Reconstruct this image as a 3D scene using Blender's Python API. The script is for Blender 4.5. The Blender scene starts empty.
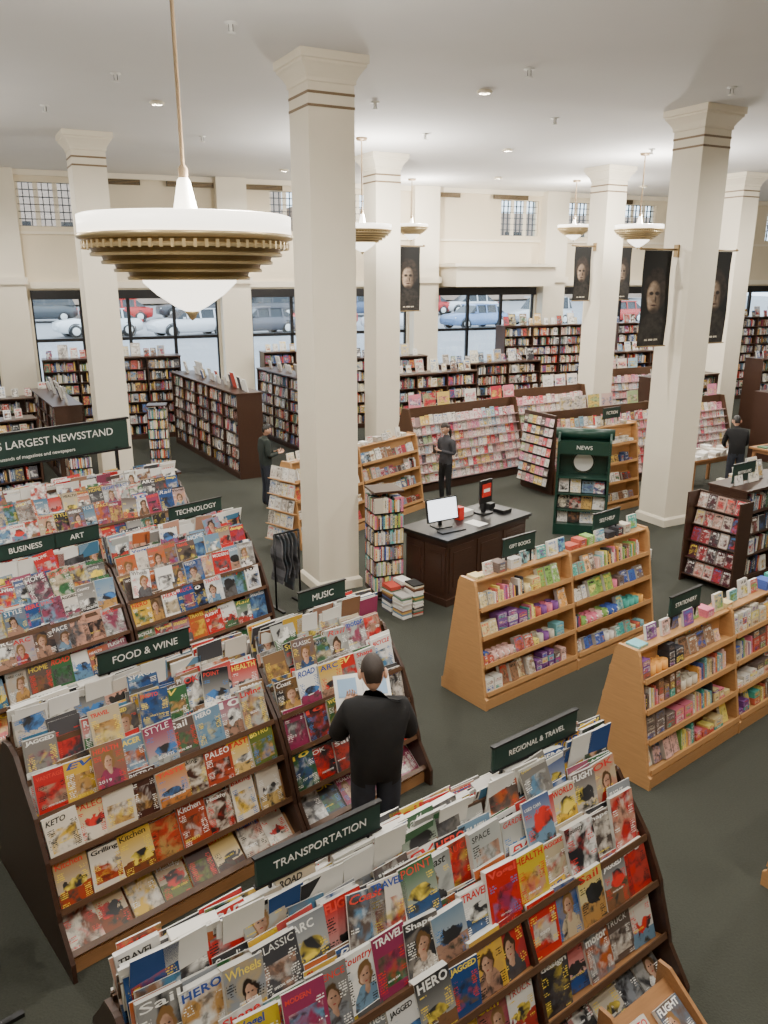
import bpy, math, random
from mathutils import Matrix, Vector
R = random.Random(7)
rad = math.radians
COL = bpy.context.scene.collection
CEIL = 7.14

# ------------------------------------------------------------------ materials
def new_mat(name):
    m = bpy.data.materials.new(name); m.use_nodes = True
    nt = m.node_tree; b = nt.nodes["Principled BSDF"]
    return m, nt, b

def simple(name, col, rough=0.6, metal=0.0, bump=0.0, var=0.0, scale=20.0, emit=None, es=0.0, stretch=None):
    m, nt, b = new_mat(name)
    b.inputs["Roughness"].default_value = rough
    b.inputs["Metallic"].default_value = metal
    b.inputs["Base Color"].default_value = (*col, 1)
    if var > 0 or bump > 0:
        tc = nt.nodes.new("ShaderNodeTexCoord"); no = nt.nodes.new("ShaderNodeTexNoise")
        no.inputs["Scale"].default_value = scale; no.inputs["Detail"].default_value = 4
        src = tc.outputs["Object"]
        if stretch:
            mp = nt.nodes.new("ShaderNodeMapping"); mp.inputs["Scale"].default_value = stretch
            nt.links.new(src, mp.inputs[0]); src = mp.outputs[0]
        nt.links.new(src, no.inputs["Vector"])
        if var > 0:
            mx = nt.nodes.new("ShaderNodeMixRGB")
            mx.inputs[1].default_value = (*[max(0, c*(1-var)) for c in col], 1)
            mx.inputs[2].default_value = (*[min(1, c*(1+var)) for c in col], 1)
            nt.links.new(no.outputs["Fac"], mx.inputs[0]); nt.links.new(mx.outputs[0], b.inputs["Base Color"])
        if bump > 0:
            bp = nt.nodes.new("ShaderNodeBump"); bp.inputs["Strength"].default_value = bump; bp.inputs["Distance"].default_value = 0.01
            nt.links.new(no.outputs["Fac"], bp.inputs["Height"]); nt.links.new(bp.outputs[0], b.inputs["Normal"])
    if emit:
        b.inputs["Emission Color"].default_value = (*emit, 1); b.inputs["Emission Strength"].default_value = es
    return m

class NB:
    def __init__(s, nt): s.nt = nt
    def m(s, op, a, b=None, c=None, clamp=False):
        n = s.nt.nodes.new("ShaderNodeMath"); n.operation = op; n.use_clamp = clamp
        for i, x in enumerate((a, b, c)):
            if x is None: continue
            if isinstance(x, (int, float)): n.inputs[i].default_value = x
            else: s.nt.links.new(x, n.inputs[i])
        return n.outputs[0]
    def mix(s, f, a, b):
        n = s.nt.nodes.new("ShaderNodeMixRGB")
        for i, x in enumerate((f, a, b)):
            if isinstance(x, (int, float)): n.inputs[i].default_value = x
            elif isinstance(x, tuple): n.inputs[i].default_value = (*x, 1)
            else: s.nt.links.new(x, n.inputs[i])
        return n.outputs[0]
    def vec(s, x, y, z):
        n = s.nt.nodes.new("ShaderNodeCombineXYZ")
        for i, q in enumerate((x, y, z)):
            if isinstance(q, (int, float)): n.inputs[i].default_value = q
            else: s.nt.links.new(q, n.inputs[i])
        return n.outputs[0]
    def noise(s, v, sc, det=2, dist=0.0):
        n = s.nt.nodes.new("ShaderNodeTexNoise"); n.inputs["Scale"].default_value = sc; n.inputs["Detail"].default_value = det
        n.inputs["Distortion"].default_value = dist
        s.nt.links.new(v, n.inputs["Vector"]); return n.outputs["Fac"]
    def attr(s, name):
        n = s.nt.nodes.new("ShaderNodeAttribute"); n.attribute_name = name; return n
    def uv(s):
        n = s.nt.nodes.new("ShaderNodeUVMap"); n.uv_map = "UVMap"
        p = s.nt.nodes.new("ShaderNodeSeparateXYZ"); s.nt.links.new(n.outputs[0], p.inputs[0])
        return p.outputs[0], p.outputs[1]
    def dist2(s, u, v, cu, cv, ru, rv):
        a = s.m('POWER', s.m('ABSOLUTE', s.m('DIVIDE', s.m('SUBTRACT', u, cu), ru)), 2.0)
        b = s.m('POWER', s.m('ABSOLUTE', s.m('DIVIDE', s.m('SUBTRACT', v, cv), rv)), 2.0)
        return s.m('ADD', a, b)
    def ell(s, *a): return s.m('LESS_THAN', s.dist2(*a), 1.0)
    def soft(s, *a, k=2.0): return s.m('MULTIPLY', s.m('SUBTRACT', 1.0, s.dist2(*a)), k, clamp=True)
    def band(s, x, lo, hi):
        return s.m('MULTIPLY', s.m('GREATER_THAN', x, lo), s.m('LESS_THAN', x, hi))

def cover_mat():
    m, nt, b = new_mat("printed_cover"); n = NB(nt)
    u, v = n.uv(); A = n.attr("Col"); c1 = A.outputs["Color"]; seed = A.outputs["Alpha"]
    A2 = n.attr("Col2"); c2 = A2.outputs["Color"]; word = A2.outputs["Alpha"]
    c3 = n.attr("Col3").outputs["Color"]
    s10 = n.m('MULTIPLY', seed, 53.0)
    r1 = n.m('FRACT', n.m('MULTIPLY', seed, 17.0)); r2 = n.m('FRACT', n.m('MULTIPLY', seed, 37.0))
    p = n.vec(n.m('ADD', u, s10), n.m('MULTIPLY', v, 1.35), s10)
    f1 = n.m('MULTIPLY', n.m('SUBTRACT', n.noise(p, 1.9, 3, .5), 0.43), 7.0, clamp=True)
    f2 = n.m('MULTIPLY', n.m('SUBTRACT', n.noise(p, 4.5, 5, .5), 0.5), 6.0, clamp=True)
    f3 = n.m('MULTIPLY', n.m('SUBTRACT', n.noise(n.vec(s10, n.m('ADD', u, s10), n.m('MULTIPLY', v, 1.35)), 3.0, 5, .4), 0.53), 7.0, clamp=True)
    pic = n.mix(f1, c1, c2)
    pic = n.mix(n.m('MULTIPLY', f2, .7), pic, (0.025, 0.02, 0.02))
    pic = n.mix(n.m('MULTIPLY', f3, .4), pic, c3)
    inpan = n.m('MULTIPLY', n.band(u, .1, .9), n.band(v, .14, .66))
    lc = n.mix(inpan, c1, pic)
    lay_c = n.m('LESS_THAN', seed, 0.30)
    col = n.mix(lay_c, pic, lc)
    hz = n.m('ADD', .25, n.m('MULTIPLY', r1, .25))
    sky = n.mix(n.m('MULTIPLY', n.m('SUBTRACT', v, hz), 1.6, clamp=True), n.mix(.5, c1, (.6, .6, .58)), c1)
    lay = n.mix(n.m('LESS_THAN', n.m('ADD', v, n.m('MULTIPLY', n.m('SUBTRACT', f1, .5), .06)), hz), sky, n.mix(f2, c2, (.05, .05, .04)))
    ob = n.soft(n.m('ADD', u, n.m('MULTIPLY', n.m('SUBTRACT', f2, .5), .16)), n.m('ADD', v, n.m('MULTIPLY', n.m('SUBTRACT', f3, .5), .14)), n.m('ADD', .4, n.m('MULTIPLY', r2, .2)), n.m('ADD', hz, .03), .36, n.m('ADD', .09, n.m('MULTIPLY', r1, .12)), k=5.0)
    lay = n.mix(ob, lay, n.mix(f1, c3, (.03, .03, .035)))
    layD = n.band(seed, .52, .80)
    col = n.mix(layD, col, lay)
    person = n.m('GREATER_THAN', seed, 0.80)
    bgA = n.mix(n.m('MULTIPLY', f1, .35), c1, c2)
    jit = n.m('ADD', 0.33, n.m('MULTIPLY', r1, 0.34))
    hv = n.m('ADD', 0.47, n.m('MULTIPLY', r2, 0.10))
    wob = n.m('MULTIPLY', n.m('SUBTRACT', n.noise(p, 4.0, 3), .5), .26)
    uu = n.m('ADD', u, wob); vv = n.m('ADD', v, wob)
    pa = n.mix(n.ell(uu, vv, jit, 0.02, 0.40, 0.42), bgA, n.mix(f2, c2, (0.05, 0.04, 0.04)))
    hr = n.mix(r2, (0.02, 0.012, 0.01), (0.26, 0.14, 0.05))
    pa = n.mix(n.soft(uu, vv, jit, n.m('ADD', hv, .04), 0.23, 0.23, k=4.0), pa, hr)
    shade = n.m('MULTIPLY', n.m('ADD', n.m('MULTIPLY', n.m('SUBTRACT', u, jit), 2.2), n.noise(p, 7, 3)), 1.0, clamp=True)
    skin = n.mix(shade, (0.66, 0.42, 0.30), (0.22, 0.11, 0.07))
    pa = n.mix(n.soft(uu, v, jit, n.m('SUBTRACT', hv, .17), 0.09, 0.13, k=4.0), pa, skin)
    pa = n.mix(n.soft(uu, v, jit, hv, 0.15, 0.17, k=4.0), pa, skin)
    pa = n.mix(n.soft(u, v, n.m('SUBTRACT', jit, .05), n.m('ADD', hv, .03), 0.035, 0.016), pa, (0.04, 0.02, 0.02))
    pa = n.mix(n.soft(u, v, n.m('ADD', jit, .05), n.m('ADD', hv, .03), 0.035, 0.016), pa, (0.04, 0.02, 0.02))
    pa = n.mix(n.soft(u, v, jit, n.m('SUBTRACT', hv, .08), 0.045, 0.014), pa, (0.35, 0.05, 0.05))
    col = n.mix(person, col, pa)
    g = n.noise(n.vec(n.m('ADD', n.m('MULTIPLY', u, 11.0), s10), n.m('MULTIPLY', v, 4.0), s10), 1.6, 0)
    title = n.m('MULTIPLY', n.m('MULTIPLY', n.band(v, 0.76, 0.90), n.band(u, 0.12, 0.88)), n.m('GREATER_THAN', g, 0.46))
    title = n.m('MULTIPLY', title, word)
    col = n.mix(title, col, c3)
    ln = n.m('GREATER_THAN', n.m('FRACT', n.m('MULTIPLY', v, 23.0)), 0.5)
    side = n.m('ADD', n.band(u, 0.05, 0.27), n.band(u, 0.75, 0.95))
    g2 = n.noise(n.vec(n.m('ADD', n.m('MULTIPLY', u, 26.0), s10), n.m('MULTIPLY', n.m('FLOOR', n.m('MULTIPLY', v, 23.0)), 3.3), s10), 1.2, 0)
    g3 = n.noise(n.vec(s10, n.m('MULTIPLY', v, 4.0), n.m('GREATER_THAN', u, .5)), 1.3, 0)
    cap = n.m('MULTIPLY', n.m('MULTIPLY', ln, side), n.m('MULTIPLY', n.m('GREATER_THAN', g2, 0.45), n.m('LESS_THAN', v, 0.74)))
    cap = n.m('MULTIPLY', cap, n.m('GREATER_THAN', g3, 0.5))
    col = n.mix(cap, col, c3)
    nt.links.new(col, b.inputs["Base Color"]); b.inputs["Roughness"].default_value = 0.3
    return m

def attr_mat(name, rough, spine=False):
    m, nt, b = new_mat(name); n = NB(nt)
    c1 = n.attr("Col").outputs["Color"]
    if spine:
        u, v = n.uv(); A = n.attr("Col"); s10 = n.m('MULTIPLY', A.outputs["Alpha"], 91.0)
        g = n.noise(n.vec(n.m('MULTIPLY', u, 2.0), n.m('ADD', n.m('MULTIPLY', v, 12.0), s10), s10), 1.6, 1)
        t = n.m('MULTIPLY', n.m('MULTIPLY', n.band(v, 0.2, 0.85), n.band(u, 0.25, 0.75)), n.m('GREATER_THAN', g, 0.5))
        c1 = n.mix(t, c1, n.attr("Col3").outputs["Color"])
    nt.links.new(c1, b.inputs["Base Color"]); b.inputs["Roughness"].default_value = rough
    return m

def portrait_mat():
    m, nt, b = new_mat("portrait_print"); n = NB(nt); u, v = n.uv()
    oi = nt.nodes.new("ShaderNodeObjectInfo"); rnd = oi.outputs["Random"]
    p = n.vec(n.m('ADD', u, n.m('MULTIPLY', rnd, 9.0)), n.m('MULTIPLY', v, 2.6), rnd); f = n.m('MULTIPLY', n.m('SUBTRACT', n.noise(p, 7, 5), .28), 2.2, clamp=True)
    wob = n.m('MULTIPLY', n.m('SUBTRACT', n.noise(p, 3.0, 3), .5), .10)
    uu = n.m('ADD', u, wob); vv = n.m('ADD', v, wob)
    col = n.mix(n.soft(uu, vv, 0.5, 0.12, 0.6, 0.28), (0.006, 0.006, 0.006), n.mix(f, (0.008, 0.008, 0.008), (0.045, 0.038, 0.032)))
    col = n.mix(n.soft(uu, vv, 0.5, 0.60, 0.44, 0.24, k=3.0), col, n.mix(f, (0.006, 0.005, 0.004), (0.035, 0.024, 0.018)))
    lit = n.m('MULTIPLY', n.m('SUBTRACT', .72, u), 2.4, clamp=True)
    msk = n.soft(uu, v, 0.47, 0.52, 0.30, 0.18, k=2.4)
    fc = n.mix(lit, (0.018, 0.012, 0.009), n.mix(f, (0.18, 0.115, 0.075), (0.55, 0.41, 0.29)))
    for cu in (.36, .57): fc = n.mix(n.soft(u, v, cu, 0.56, 0.10, 0.026, k=1.3), fc, (0.012, 0.008, 0.006))
    fc = n.mix(n.soft(u, v, 0.52, 0.50, 0.04, 0.05, k=1.0), fc, (0.03, 0.018, 0.012))
    fc = n.mix(n.soft(u, v, 0.46, 0.435, 0.13, 0.013, k=1.2), fc, (0.04, 0.015, 0.012))
    fc = n.mix(n.soft(u, v, 0.47, 0.375, 0.22, 0.05, k=1.0), fc, (0.03, 0.02, 0.015))
    col = n.mix(msk, col, fc)
    g = n.noise(n.vec(n.m('MULTIPLY', u, 10.0), n.m('MULTIPLY', v, 8.0), 0.0), 2, 1)
    t = n.m('MULTIPLY', n.m('MULTIPLY', n.band(v, 0.06, 0.08), n.band(u, 0.25, 0.75)), n.m('GREATER_THAN', g, 0.48))
    col = n.mix(t, col, (0.6, 0.55, 0.45))
    nt.links.new(col, b.inputs["Base Color"]); b.inputs["Roughness"].default_value = 0.85
    return m

def glass_mat():
    m = bpy.data.materials.new("window_glass"); m.use_nodes = True; nt = m.node_tree; nt.nodes.clear()
    o = nt.nodes.new("ShaderNodeOutputMaterial"); t = nt.nodes.new("ShaderNodeBsdfTransparent")
    g = nt.nodes.new("ShaderNodeBsdfGlossy"); g.inputs["Roughness"].default_value = 0.03
    t.inputs[0].default_value = (0.90, 0.96, 1, 1)
    x = nt.nodes.new("ShaderNodeMixShader"); x.inputs[0].default_value = 0.05
    nt.links.new(t.outputs[0], x.inputs[1]); nt.links.new(g.outputs[0], x.inputs[2]); nt.links.new(x.outputs[0], o.inputs[0])
    return m

COVER = cover_mat(); PAPER = attr_mat("paper_edges", 0.8); SPINE = attr_mat("book_spines", 0.45, True)
CREAM = simple("cream_paint", (0.84, 0.77, 0.63), 0.55, bump=0.05, var=0.03, scale=3)
WALLM = simple("wall_paint", (0.78, 0.69, 0.52), 0.7, bump=0.05, var=0.03, scale=2)
CEILM = simple("ceiling_plaster", (0.82, 0.81, 0.80), 0.9, var=0.03, scale=1.2)
CARPET = simple("carpet", (0.038, 0.041, 0.031), 0.95, bump=0.5, var=0.28, scale=60)
BRONZE = simple("bronze", (0.30, 0.21, 0.10), 0.38, 0.6)
BRONZE2 = simple("polished_brass", (0.72, 0.58, 0.34), 0.32, 0.6)
GOLDM = simple("bronze_band", (0.24, 0.17, 0.10), 0.5, 0.3)
GLOW = simple("alabaster_glass", (0.9, 0.87, 0.78), 0.4, emit=(1.0, 0.93, 0.80), es=3.2)
MAPLE = simple("maple_wood", (0.50, 0.27, 0.11), 0.42, var=0.2, scale=4, stretch=(1.5, 1.5, 18))
OAK = simple("oak_wood", (0.36, 0.18, 0.075), 0.45, var=0.25, scale=4, stretch=(1.5, 12, 12))
WALN = simple("walnut_wood", (0.10, 0.050, 0.027), 0.4, var=0.3, scale=5, stretch=(1.5, 12, 12))
DARKW = simple("dark_mahogany", (0.050, 0.023, 0.014), 0.35, var=0.4, scale=6, stretch=(1.5, 10, 10))
BLACKM = simple("black_laminate", (0.012, 0.012, 0.013), 0.4)
GREEN = simple("green_signboard", (0.013, 0.040, 0.032), 0.45, var=0.15, scale=8)
KGREEN = simple("green_enamel", (0.010, 0.045, 0.031), 0.35, var=0.15, scale=8)
WHITE = simple("white_lettering", (0.85, 0.85, 0.82), 0.6)
METAL = simple("dark_metal", (0.03, 0.03, 0.032), 0.4, 0.7)
MUNT = simple("painted_muntin", (0.06, 0.07, 0.08), 0.5)
GREYP = simple("acrylic_pocket", (0.40, 0.28, 0.28), 0.3)
GLASS = glass_mat(); PORT = portrait_mat()
SCREEN = simple("lit_screen", (0.8, 0.85, 0.95), 0.3, emit=(0.85, 0.92, 1.0), es=2.2)
RED = simple("red_plastic", (0.6, 0.03, 0.02), 0.4)
STREET = simple("asphalt", (0.34, 0.34, 0.35), 0.9, var=0.15, scale=0.6)
BRICK = simple("facade_stucco", (0.42, 0.31, 0.24), 0.9, var=0.25, scale=0.8)
CARGLASS = simple("car_glass", (.03, .04, .05), .08)

# ------------------------------------------------------------------ word meshes for mastheads
WI = 0
def word_mesh(txt):
    global WI
    c = bpy.data.curves.new("w", 'FONT'); c.body = txt; c.size = 1; c.resolution_u = 2
    c.offset = (0, .022, .01, .03)[WI % 4]; c.shear = (0, 0, .25, 0, 0)[WI % 5]; c.space_character = (1, .92, 1.06)[WI % 3]; WI += 1
    o = bpy.data.objects.new("w", c); COL.objects.link(o); bpy.context.view_layer.update()
    dg = bpy.context.evaluated_depsgraph_get(); me = bpy.data.meshes.new_from_object(o.evaluated_get(dg))
    vs = [v.co.copy() for v in me.vertices]; fs = [tuple(p.vertices) for p in me.polygons]
    bpy.data.objects.remove(o); bpy.data.curves.remove(c); bpy.data.meshes.remove(me)
    x0 = min(v.x for v in vs); x1 = max(v.x for v in vs); y0 = min(v.y for v in vs); y1 = max(v.y for v in vs); s = 1/(x1-x0)
    return [((v.x-x0)*s, (v.y-y0)*s) for v in vs], fs, (y1-y0)*s
HEADS = [word_mesh(w) for w in ("STYLE", "TRAVEL", "GARDEN", "motor", "HOME", "HEALTH", "SCIENCE", "ROAD", "CYCLE", "PHOTO", "MODERN", "WORLD", "GUITAR", "design", "SPACE", "Vogel", "Wheels", "Country", "Sail", "FLIGHT", "TRUCK", "RACER", "Coast", "HERO", "POINT", "10", "USED CARS", "BICYCLE", "Studio", "ARC", "VANTAGE", "JAGGED", "Rail", "Shape", "OK", "Living", "CLASSIC", "EV")]
SUBS = [word_mesh(w) for w in ("100 BEST", "SPECIAL ISSUE", "NEW MODELS", "WINTER GUIDE", "TOP TEN", "the big review", "2019", "HOW TO BUILD", "SECRETS", "FREE POSTER", "what's next")]
FOODH = [word_mesh(w) for w in ("Grilling", "PALEO", "TASTE", "COOKS", "Baking", "BISTRO", "Healthy", "Wine", "KETO", "Kitchen")]

# ------------------------------------------------------------------ mesh builder
class MB:
    def __init__(s): s.v = []; s.f = []; s.mi = []; s.c = []; s.c2 = []; s.c3 = []; s.uv = []; s.mats = []; s.sm = []
    def mid(s, m):
        if m not in s.mats: s.mats.append(m)
        return s.mats.index(m)
    def face(s, idx, m, col=(.8, .8, .8, 0), c2=(.8, .8, .8), c3=(.8, .8, .8), uv=None, smooth=False):
        s.f.append(idx); s.mi.append(s.mid(m)); s.c.append(col); s.c2.append(tuple(c2) if len(c2) == 4 else (*c2[:3], 1)); s.c3.append((*c3[:3], 1))
        s.uv.append(uv or [(0, 0)]*len(idx)); s.sm.append(smooth)
    def box(s, cx, cy, cz, sx, sy, sz, m, M=None, col=(.8, .8, .8, 0), front=None, c2=(.8, .8, .8), c3=(.8, .8, .8), side=None, back=None):
        b = len(s.v); hx, hy, hz = sx/2, sy/2, sz/2
        for dz in (-hz, hz):
            for dx, dy in ((-hx, -hy), (hx, -hy), (hx, hy), (-hx, hy)):
                p = Vector((cx+dx, cy+dy, cz+dz)); s.v.append(tuple(M @ p if M else p))
        U = [(0, 0), (1, 0), (1, 1), (0, 1)]
        fm = front or m; sc = side or col
        s.face([b, b+1, b+5, b+4], fm, col, c2, c3, U)
        s.face([b+1, b+2, b+6, b+5], m, sc); s.face([b+2, b+3, b+7, b+6], m, back or sc); s.face([b+3, b, b+4, b+7], m, sc)
        s.face([b+4, b+5, b+6, b+7], m, sc); s.face([b+3, b+2, b+1, b], m, sc)
    def word(s, W, x, z, w, y, M, col, hmax):
        vs, fs, hh = W; sc = w; sz = min(sc, hmax/hh) if hh*sc > hmax else sc*1.0
        b = len(s.v)
        for a, c in vs: s.v.append(tuple(M @ Vector((x+a*sc, y, z+c*sz))))
        for f in fs: s.face([b+i for i in f], PAPER, (*col, 0))
    def prism(s, prof, x0, x1, m, M=None):
        b = len(s.v); n = len(prof)
        for x in (x0, x1):
            for y, z in prof:
                p = Vector((x, y, z)); s.v.append(tuple(M @ p if M else p))
        s.face(list(range(b+n-1, b-1, -1)), m); s.face(list(range(b+n, b+2*n)), m)
        for i in range(n):
            j = (i+1) % n; s.face([b+i, b+j, b+n+j, b+n+i], m)
    def lathe(s, prof, m, n=40, M=None, smooth=True, cx=0, cy=0, col=(.8, .8, .8, 0)):
        b = len(s.v); k = len(prof)
        for r, z in prof:
            for i in range(n):
                a = 2*math.pi*i/n; p = Vector((cx+r*math.cos(a), cy+r*math.sin(a), z)); s.v.append(tuple(M @ p if M else p))
        for j in range(k-1):
            for i in range(n):
                i2 = (i+1) % n; s.face([b+j*n+i, b+j*n+i2, b+(j+1)*n+i2, b+(j+1)*n+i], m, col, smooth=smooth)
    def loft_sq(s, prof, m):
        b = len(s.v); k = len(prof)
        for h, z in prof:
            for dx, dy in ((-h, -h), (h, -h), (h, h), (-h, h)): s.v.append((dx, dy, z))
        for j in range(k-1):
            for i in range(4):
                i2 = (i+1) % 4; s.face([b+j*4+i, b+j*4+i2, b+(j+1)*4+i2, b+(j+1)*4+i], m)
        s.face([b+3, b+2, b+1, b], m); e = b+(k-1)*4; s.face([e, e+1, e+2, e+3], m)
    def tube(s, pts, rr, m, n=10, M=None, flat=1.0):
        pts = [Vector(p) for p in pts]; b = len(s.v); k = len(pts)
        up = Vector((0, 0, 1))
        for j, p in enumerate(pts):
            d = (pts[min(j+1, k-1)]-pts[max(j-1, 0)]).normalized()
            sd = d.cross(up)
            if sd.length < 0.05: sd = d.cross(Vector((0, 1, 0)))
            sd.normalize(); w = sd.cross(d).normalized()
            for i in range(n):
                a = 2*math.pi*i/n; q = p+sd*math.cos(a)*rr[j]+w*math.sin(a)*rr[j]*flat
                s.v.append(tuple(M @ q if M else q))
        for j in range(k-1):
            for i in range(n):
                i2 = (i+1) % n; s.face([b+j*n+i, b+j*n+i2, b+(j+1)*n+i2, b+(j+1)*n+i], m, smooth=True)
        s.face([b+i for i in range(n-1, -1, -1)], m); e = b+(k-1)*n; s.face([e+i for i in range(n)], m)
    def obj(s, name, parent=None, loc=(0, 0, 0), rot=0.0):
        me = bpy.data.meshes.new(name); me.from_pydata(s.v, [], s.f)
        for mm in s.mats: me.materials.append(mm)
        me.polygons.foreach_set("material_index", s.mi); me.polygons.foreach_set("use_smooth", s.sm)
        for nm, arr in (("Col", s.c), ("Col2", s.c2), ("Col3", s.c3)):
            a = me.color_attributes.new(nm, 'FLOAT_COLOR', 'CORNER'); flat = []
            for f, c in zip(s.f, arr): flat.extend(list(c)*len(f))
            a.data.foreach_set("color", flat)
        ul = me.uv_layers.new(name="UVMap"); flat = []
        for q in s.uv:
            for p in q: flat.extend(p)
        ul.data.foreach_set("uv", flat); me.update()
        o = bpy.data.objects.new(name, me); COL.objects.link(o)
        o.location = loc; o.rotation_euler = (0, 0, rot)
        if parent: o.parent = parent
        return o

def empty(name, loc, rot=0):
    e = bpy.data.objects.new(name, None); COL.objects.link(e); e.location = loc; e.rotation_euler = (0, 0, rot); e.empty_display_size = 0.2
    return e

def text(body, size, loc, parent, rotz=0.0, mat=None):
    c = bpy.data.curves.new("sign_text", 'FONT'); c.body = body; c.size = size; c.align_x = 'CENTER'; c.align_y = 'CENTER'; c.extrude = 0.001
    c.materials.append(mat or WHITE)
    o = bpy.data.objects.new("lettering", c); COL.objects.link(o); o.parent = parent; o.location = loc; o.rotation_euler = (rad(90), 0, rotz)
    return o

# ------------------------------------------------------------------ palettes
PMAG = [(.80, .79, .76), (.72, .72, .71), (.50, .02, .018), (.015, .065, .22), (.65, .40, .04), (.02, .02, .025), (.045, .16, .28), (.38, .40, .39), (.80, .80, .78), (.2, .19, .18),
        (.45, .11, .03), (.03, .12, .045), (.26, .03, .09), (.15, .26, .38), (.48, .40, .27), (.11, .08, .07), (.22, .13, .07), (.015, .015, .02), (.65, .6, .54), (.06, .06, .07), (.52, .28, .2), (.48, .02, .02)]
PTRANS = PMAG+[(.5, .02, .018), (.62, .62, .62), (.02, .07, .25), (.6, .44, .03), (.22, .24, .27), (.03, .03, .035)]
PPIC = [(.03, .08, .2), (.05, .13, .06), (.2, .1, .05), (.4, .04, .03), (.02, .02, .025), (.45, .25, .08), (.35, .2, .14), (.12, .25, .4), (.1, .1, .11), (.5, .45, .4), (.25, .05, .1)]
PFOOD = [(.45, .16, .035), (.35, .05, .02), (.58, .40, .14), (.11, .14, .03), (.7, .64, .54), (.2, .06, .025), (.42, .25, .08), (.06, .02, .015), (.65, .42, .05), (.6, .54, .45)]
PBOOK = [(.04, .04, .05), (.5, .06, .04), (.06, .1, .25), (.7, .68, .62), (.1, .2, .12), (.55, .35, .1), (.3, .05, .08), (.75, .7, .55), (.15, .25, .35),
         (.25, .12, .06), (.8, .78, .75), (.08, .08, .1), (.02, .02, .02), (.12, .05, .03), (.4, .38, .36)]
PCARD = [(.85, .78, .75), (.80, .25, .33), (.85, .5, .55), (.62, .05, .09), (.35, .55, .66), (.88, .86, .82), (.72, .25, .4), (.85, .80, .74), (.82, .38, .40), (.4, .52, .28), (.8, .58, .16), (.75, .10, .12), (.88, .70, .72), (.15, .11, .11), (.7, .5, .45)]
PWHITE = [(.85, .84, .8), (.8, .8, .78), (.7, .66, .6), (.82, .78, .7), (.5, .45, .4)]
PGIFT = [(.75, .2, .3), (.08, .42, .36), (.8, .78, .72), (.55, .12, .08), (.06, .12, .45), (.7, .58, .3), (.2, .5, .55), (.75, .72, .68), (.22, .08, .3), (.25, .45, .12), (.3, .17, .1), (.04, .04, .05), (.78, .5, .45), (.6, .55, .45), (.2, .15, .13), (.8, .4, .1), (.85, .75, .2)]
PRED = [(.45, .04, .05), (.3, .03, .04), (.08, .02, .03), (.5, .3, .25), (.05, .04, .05), (.6, .5, .45)]
TIT = [(.85, .85, .82), (.7, .04, .03), (.85, .65, .08), (.02, .02, .02), (.85, .85, .82), (.06, .2, .5)]
def lum(c): return .3*c[0]+.6*c[1]+.1*c[2]

def item(mb, x, w, h, t, M, pal, z=0.0, words=None, book=True, smax=.5):
    c = R.choice(pal); c2 = R.choice(pal) if book or R.random() < .3 or pal is PFOOD else R.choice(PPIC); c3 = R.choice(TIT)
    pg = R.uniform(.5, .78); seed = R.uniform(.02, smax) if book else R.random()
    if pal is PFOOD: seed = R.uniform(.1, .6)
    bk = R.choice([c, c2, (.8, .8, .78), (.75, .74, .7)])
    mb.box(x+w/2, -t/2, z+h/2, w, t, h, PAPER, M, (*c, seed), COVER, (*c2, 0.0 if words or smax < .4 else 1.0), c3, side=(pg, pg*.98, pg*.93, 0), back=(*bk, 0))
    if words and R.random() < .93:
        l = lum(c)
        tc = R.choice([(.88, .88, .86), (.9, .7, .08), (.88, .88, .86), (.75, .06, .04)]) if l < .3 else R.choice([(.6, .02, .02), (.02, .02, .02), (.03, .08, .36), (.65, .03, .03)])
        ww = R.choice([.88, .88, .8, .6]); hm = R.uniform(.12, .18)
        mb.word(R.choice(words), x+w*.06, z+h*(.97-hm), w*ww, -t-.0012, M, tc, h*hm)
        if R.random() < .6: mb.word(R.choice(SUBS), x+w*R.choice([.06, .3]), z+h*R.uniform(.06, .4), w*R.uniform(.35, .6), -t-.0012, M, R.choice([(.88, .88, .86), (.88, .88, .86), (.9, .7, .08)]), h*.07)

def row(mb, x0, x1, y, z, tilt, w, h, pal, side=0, tmin=.02, tmax=.06, gap=.008, skip=0.0, copies=0, words=None, book=True, smax=.5, wob=2.0):
    S = Matrix.Rotation(math.pi, 4, 'Z') if side else Matrix.Identity(4)
    flip = 0
    n = max(1, int(round((x1-x0)/(w+gap)+.15))); step = (x1-x0-w*.97)/max(1, n-1) if n > 1 else 0
    for ix in range(n):
        x = x0+ix*step; wi = w*R.uniform(.86, 1.04)
        if x+wi > x1+.012: wi = x1+.012-x
        if R.random() >= skip:
            hi = h*R.uniform(.84, 1.06); t = R.uniform(tmin, tmax); flip ^= 1
            M = S @ Matrix.Translation((0, y+R.uniform(-.008, .008)-(.012 if (gap < -.01 and flip) else 0), z)) @ Matrix.Rotation(-rad(tilt+R.uniform(-2, 2)), 4, 'X') @ Matrix.Translation((x+wi/2, 0, 0)) @ Matrix.Rotation(rad(R.uniform(-wob, wob)), 4, 'Y') @ Matrix.Rotation(rad(R.uniform(-wob, wob)), 4, 'Z')
            item(mb, -wi/2, wi, hi, t, M, pal, words=words, book=book, smax=smax)
            for k in range(copies):
                M2 = S @ Matrix.Translation((0, y+.012*(k+1), z)) @ Matrix.Rotation(-rad(tilt), 4, 'X') @ Matrix.Translation((x+wi/2+R.uniform(-.04, .04), 0, 0)) @ Matrix.Rotation(rad(R.uniform(-4, 4)), 4, 'Y')
                item(mb, -wi/2, wi, hi*R.uniform(.97, 1.10), .008, M2, pal, book=False, words=words if R.random() < .5 else None)

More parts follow.
